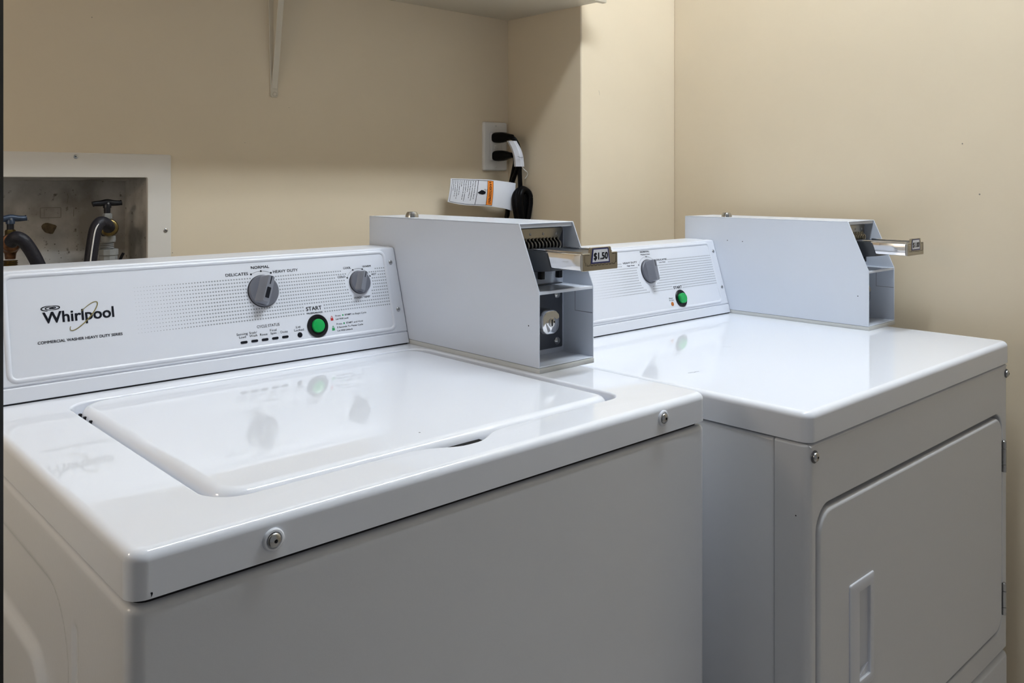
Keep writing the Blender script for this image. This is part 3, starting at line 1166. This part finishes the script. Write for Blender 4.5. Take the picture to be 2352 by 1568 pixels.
plab(link('padlock_mark', b_, M['red'], cs), 'red padlock mark')
b_ = NB(); padlock(b_, .4677, .0398, P, .0045)
disc(b_, .4871, .0582, .0013, P, e); disc(b_, .4871, .0458, .0013, P, e)
plab(link('padlock_mark', b_, M['grn'], cs), 'green padlock mark')
for x in (.3260, .3417, .3573, .3729, .3885):
    b_ = NB()
    prism(b_, rrect(x - .0050, x + .0050, .0353, .0387, .0016, 5), 0.0, .0006, P)
    link('status_light', b_, M['ink'], cs)
b_ = NB(); lathe(b_, [(.0038, 0), (.0038, .0006), (.003, .0009)], P(.4118, .0371, 0), NO, 22)
link('status_light', b_, M['ink'], cs)
plab(knob(cs, P, .3640, .1058, .0228, .0190, math.radians(22), True), 'large grey dial')
plab(knob(cs, P, .5255, .1058, .0178, .0150, math.radians(20), False), 'small grey dial')
start_button(cs, P, .4422, .0467, .0170, .0100, .0055)

# ------------------------------------------------------------------ dryer
DX, DY, DZ = .7498, -.1037, -.0168
X0, X1, YD = .7421, 1.4285, -.1031
dr = thing('clothes_dryer', 'white front-loading commercial dryer at the right', 'dryer', ((X0 + X1) / 2, .2, 0))
b_ = NB()
box(b_, X0 + .0012, X1 - .0012, -.0575, .51, -.918, -.0560, .004, 3)
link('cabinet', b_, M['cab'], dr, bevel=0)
b_ = NB()
pan(b_, rrect(X0, X1 + .006, -.1045, .515, .014, 8), .0085, .0365, lambda a, b, c: Vector((a, b, c + DZ)))
dtp = link('top_panel', b_, M['enamel'], dr, sharp=50, wn=True)
b_ = NB()
box(b_, X0 + .012, X1 - .012, -.09, .50, -.0570, -.0450)
link('gap_shade', b_, M['black'], dr)  # black filler painted as shade in the gap below the dryer top
b_ = NB()
fm = lambda a, b, c: Vector((a, b, DZ + c))
ribbon(b_, [(.815, .122), (.822, .121), (.826, .1185), (.829, .1195), (.836, .118)], .0010, fm, .0002)
ribbon(b_, [(1.02, .20), (1.03, .19)], .0005, fm, .0002)
link('scratch', b_, M['ink'], dtp)
ff = lambda a, b, c: Vector((a, YD - c, b))
dhole = rrect(.7607, 1.4005, -.5050, -.1340, .032, 10)
b_ = NB()
pan(b_, rrect(X0, X1, -.5436, -.0550, (.010, .010, .004, .004), 6), .0110, .0445, ff, hole=dhole, hr=.0025, hdepth=.018, seg=8, yk=.38)
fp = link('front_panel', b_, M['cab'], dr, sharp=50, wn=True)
b_ = NB()
pan(b_, rrect(X0, X1 + .002, -.912, -.5485, .012, 6), .0100, .0445, ff)
link('lower_panel', b_, M['cab'], dr, sharp=50, wn=True)
b_ = NB()
lathe(b_, [(.0022, 0), (.0022, .004)], (.8846, YD + .016, -.1378), (0, -1, 0), 12)
link('stop_button', b_, M['black'], fp)
# door with recessed pull
b_ = NB()
pan(b_, rrect(.7655, 1.3970, -.5010, -.1402, .030, 10), .0050, .016, ff, hole=rrect(.8671, .8986, -.3833, -.2680, .0010, 2), hr=.0010, hdepth=.015, c0=.0015)
door = link('door', b_, M['cab'], dr, sharp=50, wn=True)
b_ = NB()
o_ = rrect(.8416, .9094, -.3961, -.2526, .003, 4)
pan(b_, o_, .0016, .0018, ff, hole=rrect(.8675, .8982, -.3829, -.2684, .0008, 2), hr=.0008, hdepth=.0045, floor=False, back=False, c0=.0033, seg=3)
hd = link('handle', b_, M['console'], door)
b_ = NB()
prism(b_, [(.8665, -.0100), (.8992, -.0005), (.8992, -.0134), (.8665, -.0134)], -.3840, -.2675, lambda a, b, c: Vector((a, YD - b, c)))
link('handle_recess', b_, M['cab'], hd)
b_ = NB()
prism(b_, [(.8673, -.3831), (.8984, -.3831), (.8984, -.3700), (.8673, -.3831)][:3], .0, .012, lambda a, b, c: Vector((a, YD + c, b)))
link('handle_ledge', b_, M['console'], hd)
for z0_, z1_ in ((-.2366, -.1828), (-.4800, -.4254)):
    b_ = NB()
    h = z1_ - z0_
    for k, (a, c) in enumerate(((0, .24), (.25, .74), (.75, 1.0))):
        pr = [(.0042, z0_ + a * h + .0003), (.0042, z0_ + c * h - (.0015 if k == 2 else .0003))]
        if k == 2:
            pr += [(.0030, z0_ + h)]
        lathe(b_, pr, (1.4035, YD - .0018, 0), (0, 0, 1), 16)
    link('hinge', b_, M['steel'], door)
for x in (.7560, 1.4190):
    b_ = NB()
    lathe(b_, [(.0076, 0), (.0076, .0010), (.0062, .0014)], (x, YD, -.0712), (0, -1, 0), 26)
    ws = link('screw_washer', b_, M['dark'], fp)
    dome_screw(ws, 'screw', (x, YD - .0008, -.0712), (0, -1, 0), .0056, .0045)
for (x, y) in ((X0 + .05, -.05), (X1 - .05, -.05), (X0 + .05, .46), (X1 - .05, .46)):
    b_ = NB(); lathe(b_, [(.02, 0), (.02, .012), (.01, .02)], (x, y, -.93), (0, 0, 1), 16)
    link('foot', b_, M['black'], dr)
b_ = NB()
disc(b_, -.0868, -.1425, .0009, lambda a, b, c: Vector((X0 - c, a, b)), .0002, 8)
link('speck', b_, M['ink'], fp)

P, cs = console(dr, DX, DY, DZ, 0.0, .5996)
gaps = [lambda x, s: x < .3655 and (x - .3660) ** 2 + (s - .101) ** 2 < .0375 ** 2, circ_gap(.3700, .1050, .0260), rect_gap(.288, .3365, .1185, .131),
        rect_gap(.345, .385, .12, .14), rect_gap(.388, .4285, .1180, .131), rect_gap(.4245, .4565, .062, .0755)]
dots(P, cs, gaps, .1905, .5785)
b_ = NB()
text(b_, 'NORMAL', .3497, .3785, .1434, .0034, P, .03, e)
text(b_, 'Medium Heat', .3500, .3780, .1386, .0024, P, .02, e)
text(b_, 'HEAVY DUTY', .2928, .3340, .1246, .0034, P, .018, e)
text(b_, 'High Heat', .3024, .3249, .1196, .0024, P, .03, e)
text(b_, 'DELICATES', .3938, .4270, .1250, .0034, P, .018, e)
text(b_, 'Low Heat', .4005, .4210, .1203, .0024, P, .03, e)
for x, s in ((.3373, .1203), (.3649, .1351), (.3917, .1207)):
    disc(b_, x, s, .0013, P, e)
plab(link('dial_lettering', b_, M['ink'], cs), 'black drying cycle lettering')
b_ = NB()
text(b_, 'START', .4273, .4550, .0657, .0056, P, .03, e)
plab(link('start_lettering', b_, M['ink'], cs), 'black START lettering')
b_ = NB()
text(b_, 'Dryer', .4058, .4180, .0477, .0026, P, .012, e)
text(b_, 'In Use', .4060, .4190, .0437, .0026, P, .012, e)
plab(link('indicator_lettering', b_, M['ink'], cs), 'small black indicator lettering')
b_ = NB()
arc = [(.3645 + .0322 * math.cos(a), .1029 + .0322 * math.sin(a)) for a in [math.radians(33 + 114 * i / 30) for i in range(31)]]
ribbon(b_, arc, .0005, P, e)
link('dial_arc', b_, M['dot'], cs)
plab(knob(cs, P, .3640, .1060, .0228, .0190, math.radians(2), False), 'grey dial')
start_button(cs, P, .4437, .0458, .0172, .0100, .0085)
b_ = NB(); lathe(b_, [(.0040, 0), (.0040, .0006), (.003, .0009)], P(.4127, .0375, 0), NO, 22)
plab(link('indicator_light', b_, M['orange'], cs), 'small orange indicator light')


# ------------------------------------------------------------------ coin boxes
def coin_box(dx, dy, dz, label, price, holes, worn):
    r = thing('coin_box', label, 'coin box', (.655 + dx, .41 + dy, dz + ZT), 'white coin boxes on the machines')
    f = lambda a, b, c: Vector((a + dx, b + dy, c + dz))
    bx0, bx1, zb, zt = .6005, .7095, .0072, .2004
    side = [(.62, zb), (.62, zt), (.2487, zt), (.2088, .1100), (.2088, zb)]
    b_ = NB()
    for x in (bx0, bx1 - .0016):
        prism(b_, side, x, x + .0016, lambda a, b, c: f(c, a, b))
    box(b_, bx0, bx1, .2487, .62, zt - .0016, zt, f=f)
    box(b_, bx0 + .0014, bx1 - .0014, .2500, .2515, .1935, zt - .001, f=f)
    box(b_, bx0 + .0014, bx1 - .0014, .618, .62, zb, zt - .001, f=f)
    box(b_, bx0 + .0014, bx1 - .0014, .2090, .62, zb, zb + .0016, f=f)
    box(b_, bx0 + .0014, bx1 - .0014, .2094, .2680, .1082, .1097, f=f)
    box(b_, bx0 + .0014, bx1 - .0014, .2094, .2108, .1055, .1090, f=f)
    hs = link('housing', b_, M['coin'], r, bevel=.0006)
    b_ = NB()
    box(b_, bx0 + .0015, bx1 - .0015, .2678, .617, zb + .001, zt - .0015, f=f)
    inn = link('inner_face', b_, M['coin'], r)
    b_ = NB()
    box(b_, bx0 + .0002, bx1 + .0002, .2080, .62, 0.0, .0068, .0006, 2, f=f)
    plab(link('base_plate', b_, M['base'], r), 'off-white base strip')
    # seams and small holes in the right and left plates
    b_ = NB()
    fi = lambda a, b, c: f(bx1 - .0016 - c, a, b)
    ribbon(b_, [(.2436, .1080), (.2436, .0712), (.2095, .0712)], .0007, fi, .0002)
    link('seam', b_, M['dark'], hs)
    b_ = NB()
    fo = lambda a, b, c: f(bx0 - c, a, b)
    for (y, z) in holes:
        disc(b_, y, z, .0010, fo, .0002, 10)
    link('rivet_hole', b_, M['ink'], hs)
    # upper face: coin slots
    yi = .2678
    fu = lambda a, b, c: f(a, yi - c, b)
    b_ = NB()
    prism(b_, rrect(.6030, .7063, .150, .1925, .006, 4), 0.0, .0010, fu)
    link('bezel', b_, M['dark'], inn)
    b_ = NB()
    prism(b_, [(.6060, .1735), (.6962, .1735), (.6975, .1752), (.7045, .1900), (.7030, .1915), (.6060, .1915)], .0010, .0030, fu)
    cp_ = link('coin_plate', b_, M['nickel'], r, bevel=.0004)
    for x in (.6378, .6636, .6907):
        dome_screw(cp_, 'screw', f(x, yi - .0030, .1834), (0, -1, 0), .0020, .0009)
    b_ = NB()
    box(b_, .6070, .6960, yi - .0030, yi - .0008, .1600, .1768, f=f)
    link('slot_backing', b_, M['black'], cp_)
    b_ = NB()
    for k in range(-4, 9):
        x = .6360 + .00712 * k
        tube(b_, [f(x, yi - .0034, .1780), f(x + .0002, yi - .0036, .1740), f(x + .0006, yi - .0075, .1705), f(x + .0006, yi - .0085, .1665), f(x + .0004, yi - .0070, .1625), f(x, yi - .0055, .1600)],
             .0019, 8, 4, flat=.8)
    box(b_, .6070, .6960, yi - .0075, yi - .001, .1575, .1600, .0006, 2, f=f)
    link('coin_guides', b_, M['nickel'], cp_)
    # bezel block under the slots
    b_ = NB()
    prism(b_, [(yi, .1600), (yi, .1300), (.2020, .1372), (.2105, .1615), (.2140, .1632), (.250, .1632)], .6166, .6855, lambda a, b, c: f(c, a, b))
    bk = link('slide_housing', b_, M['darkp'], r, bevel=.0008)
    b_ = NB()
    for x in (.6530, .6890):
        b_ = NB()
        box(b_, x, x + .0075, .258, .2655, .1185, .1312, .0006, 2, f=f)
        link('latch_tab', b_, M['black'], bk)
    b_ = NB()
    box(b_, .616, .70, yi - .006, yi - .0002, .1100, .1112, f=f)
    link('shadow_gap', b_, M['dark'], r).name = 'shelf_shadow'  # dark strip painted as the shadow line along the back of the shelf
    b_ = NB()
    flat(b_, [(.6030, .2640), (.6030, .2140), (.6320, .2115), (.6790, .2190), (.6850, .2500), (.6500, .2600)], lambda a, b, c: f(a, b, .1098 + c), .0002)
    link('worn_patch', b_, M['worn'], hs)
    # coin slide
    b_ = NB()
    box(b_, .6180, .6840, .1490, .2640, .1412, .1632, .0014, 3, f=f)
    sl = link('coin_slide', b_, M['chrome'], r)
    b_ = NB()
    box(b_, .6225, .6795, .1515, .2640, .1620, .16335, f=f)
    link('slide_channel', b_, M['darkp'], sl)
    b_ = NB()
    tube(b_, [f(.6215, .150, .1646), f(.6205, .24, .1646)], .0012, 8, 1, sm=False)
    link('slide_rail', b_, M['chrome'], sl)
    b_ = NB()
    tube(b_, [f(.6800, .150, .1646), f(.6800, .24, .1646)], .0012, 8, 1, sm=False)
    link('slide_rail', b_, M['chrome'], sl)
    ffp = lambda a, b, c: f(a, .1490 - c, b)
    b_ = NB()
    prism(b_, [(.6180, .1408), (.6868, .1408), (.6875, .1415), (.6872, .1628), (.6862, .1636), (.6760, .1636), (.6748, .1650), (.6735, .1706), (.6722, .1714), (.6345, .1714), (.6332, .1706), (.6320, .1650), (.6305, .1636), (.6188, .1636), (.6180, .1628)], 0, .0035, ffp)
    fpz = link('slide_front', b_, M['nickel'], sl, bevel=.0004)
    b_ = NB()
    for k in range(8):
        x = .6262 + .0072 * k
        ribbon(b_, [(x, .1497), (x, .1477), (x + .0048, .1477), (x + .0048, .1497)], .0007, ffp, .0037)
    ribbon(b_, [(.6305, .1618), (.6215, .1618), (.6215, .1520), (.6235, .1520), (.6235, .1477)], .0005, ffp, .0037)
    ribbon(b_, [(.6760, .1618), (.6842, .1618), (.6842, .1497), (.6825, .1497)], .0009, ffp, .0037)
    link('slide_relief', b_, M['black'], fpz)
    b_ = NB()
    flat(b_, [(.6333, .1500), (.6715, .1500), (.6685, .1688), (.6668, .1702), (.6378, .1702), (.6364, .1688)], ffp, .0038)
    link('price_border', b_, M['blue'], fpz)
    b_ = NB()
    flat(b_, [(.6362, .1520), (.6688, .1520), (.6663, .1686), (.6385, .1686)], ffp, .0040)
    link('price_sticker', b_, M['paper'], fpz)
    b_ = NB()
    text(b_, price, .6385, .6668, .1550, .0096, ffp, .045, .0042)
    plab(link('price_lettering', b_, M['ink'], fpz), 'black price lettering ' + price)
    # lower face: lock
    b_ = NB()
    fl = lambda a, b, c: f(a, yi - c, b)
    prism(b_, rrect(.6030, .7050, .0160, .1070, .002, 3), 0, .0012, fl)
    lp = link('lock_plate', b_, M['lockp'], r)
    for z in (.0935, .0255):
        b_ = NB()
        lathe(b_, [(.0058, 0), (.0058, .0010), (.0046, .0026), (.0020, .0036)], f(.6935, yi - .0012, z), (0, -1, 0), 22)
        link('screw', b_, M['steel'], lp)
    b_ = NB()
    sq = rrect(.6335, .6670, .0440, .0775, .0125, 8)
    prism(b_, off(sq, -.0006), .0010, .0260, fl)
    link('lock_barrel', b_, M['dark'], lp, sharp=60)
    b_ = NB()
    rr = [ring(b_, sq, .0250, fl), ring(b_, sq, .0310, fl), ring(b_, off(sq, .0012), .0325, fl)]
    for a, c in zip(rr, rr[1:]):
        bridge(b_, a, c)
    b_.faces.new(rr[-1]); b_.faces.new(list(reversed(rr[0])))
    lk = plab(link('lock', b_, M['chrome'], lp, sharp=60), 'chrome key lock')
    b_ = NB()
    flat(b_, [(.6350, .0560), (.6420, .0640), (.6490, .0672), (.6560, .0672), (.6610, .0640), (.6660, .0660), (.6655, .0705), (.6600, .0755), (.6500, .0764), (.6410, .0755), (.6350, .0690)], fl, .0327)
    link('lock_patch_plate', b_, M['nickel'], lk).name = 'lock_patch'  # nickel patch over the upper part of the lock face
    b_ = NB()
    lathe(b_, [(.0064, .0), (.0064, .0008), (.0052, .0012)], f(.6515, yi - .0325, .0603), (0, -1, 0), 24)
    link('key_cylinder', b_, M['steel'], lk)
    b_ = NB()
    flat(b_, rrect(.6500, .6522, .0555, .0650, .0008, 3), fl, .0341)
    disc(b_, .6553, .0610, .0013, fl, .0341, 8)
    link('keyhole', b_, M['black'], lk)
    # lock on the top
    b_ = NB()
    lathe(b_, [(.0108, 0), (.0105, .0035), (.0080, .0085), (.0074, .0088), (.0072, .0070)], f(.6225, .5280, zt), (0, 0, 1), 28)
    plab(link('top_lock', b_, M['steel'], r), 'small steel lock on top')
    return r


coin_box(0, 0, 0, 'coin box on the washer, price plate reading $1.50', '$1.50', [(.2290, .0624)], True)
coin_box(DX, DY, DZ, 'coin box on the dryer, price plate reading $1.00', '$1.00', [(.4078 - DY, .1352 - DZ), (.3718 - DY, .1346 - DZ), (.1258 - DY, .0454 - DZ)], False)
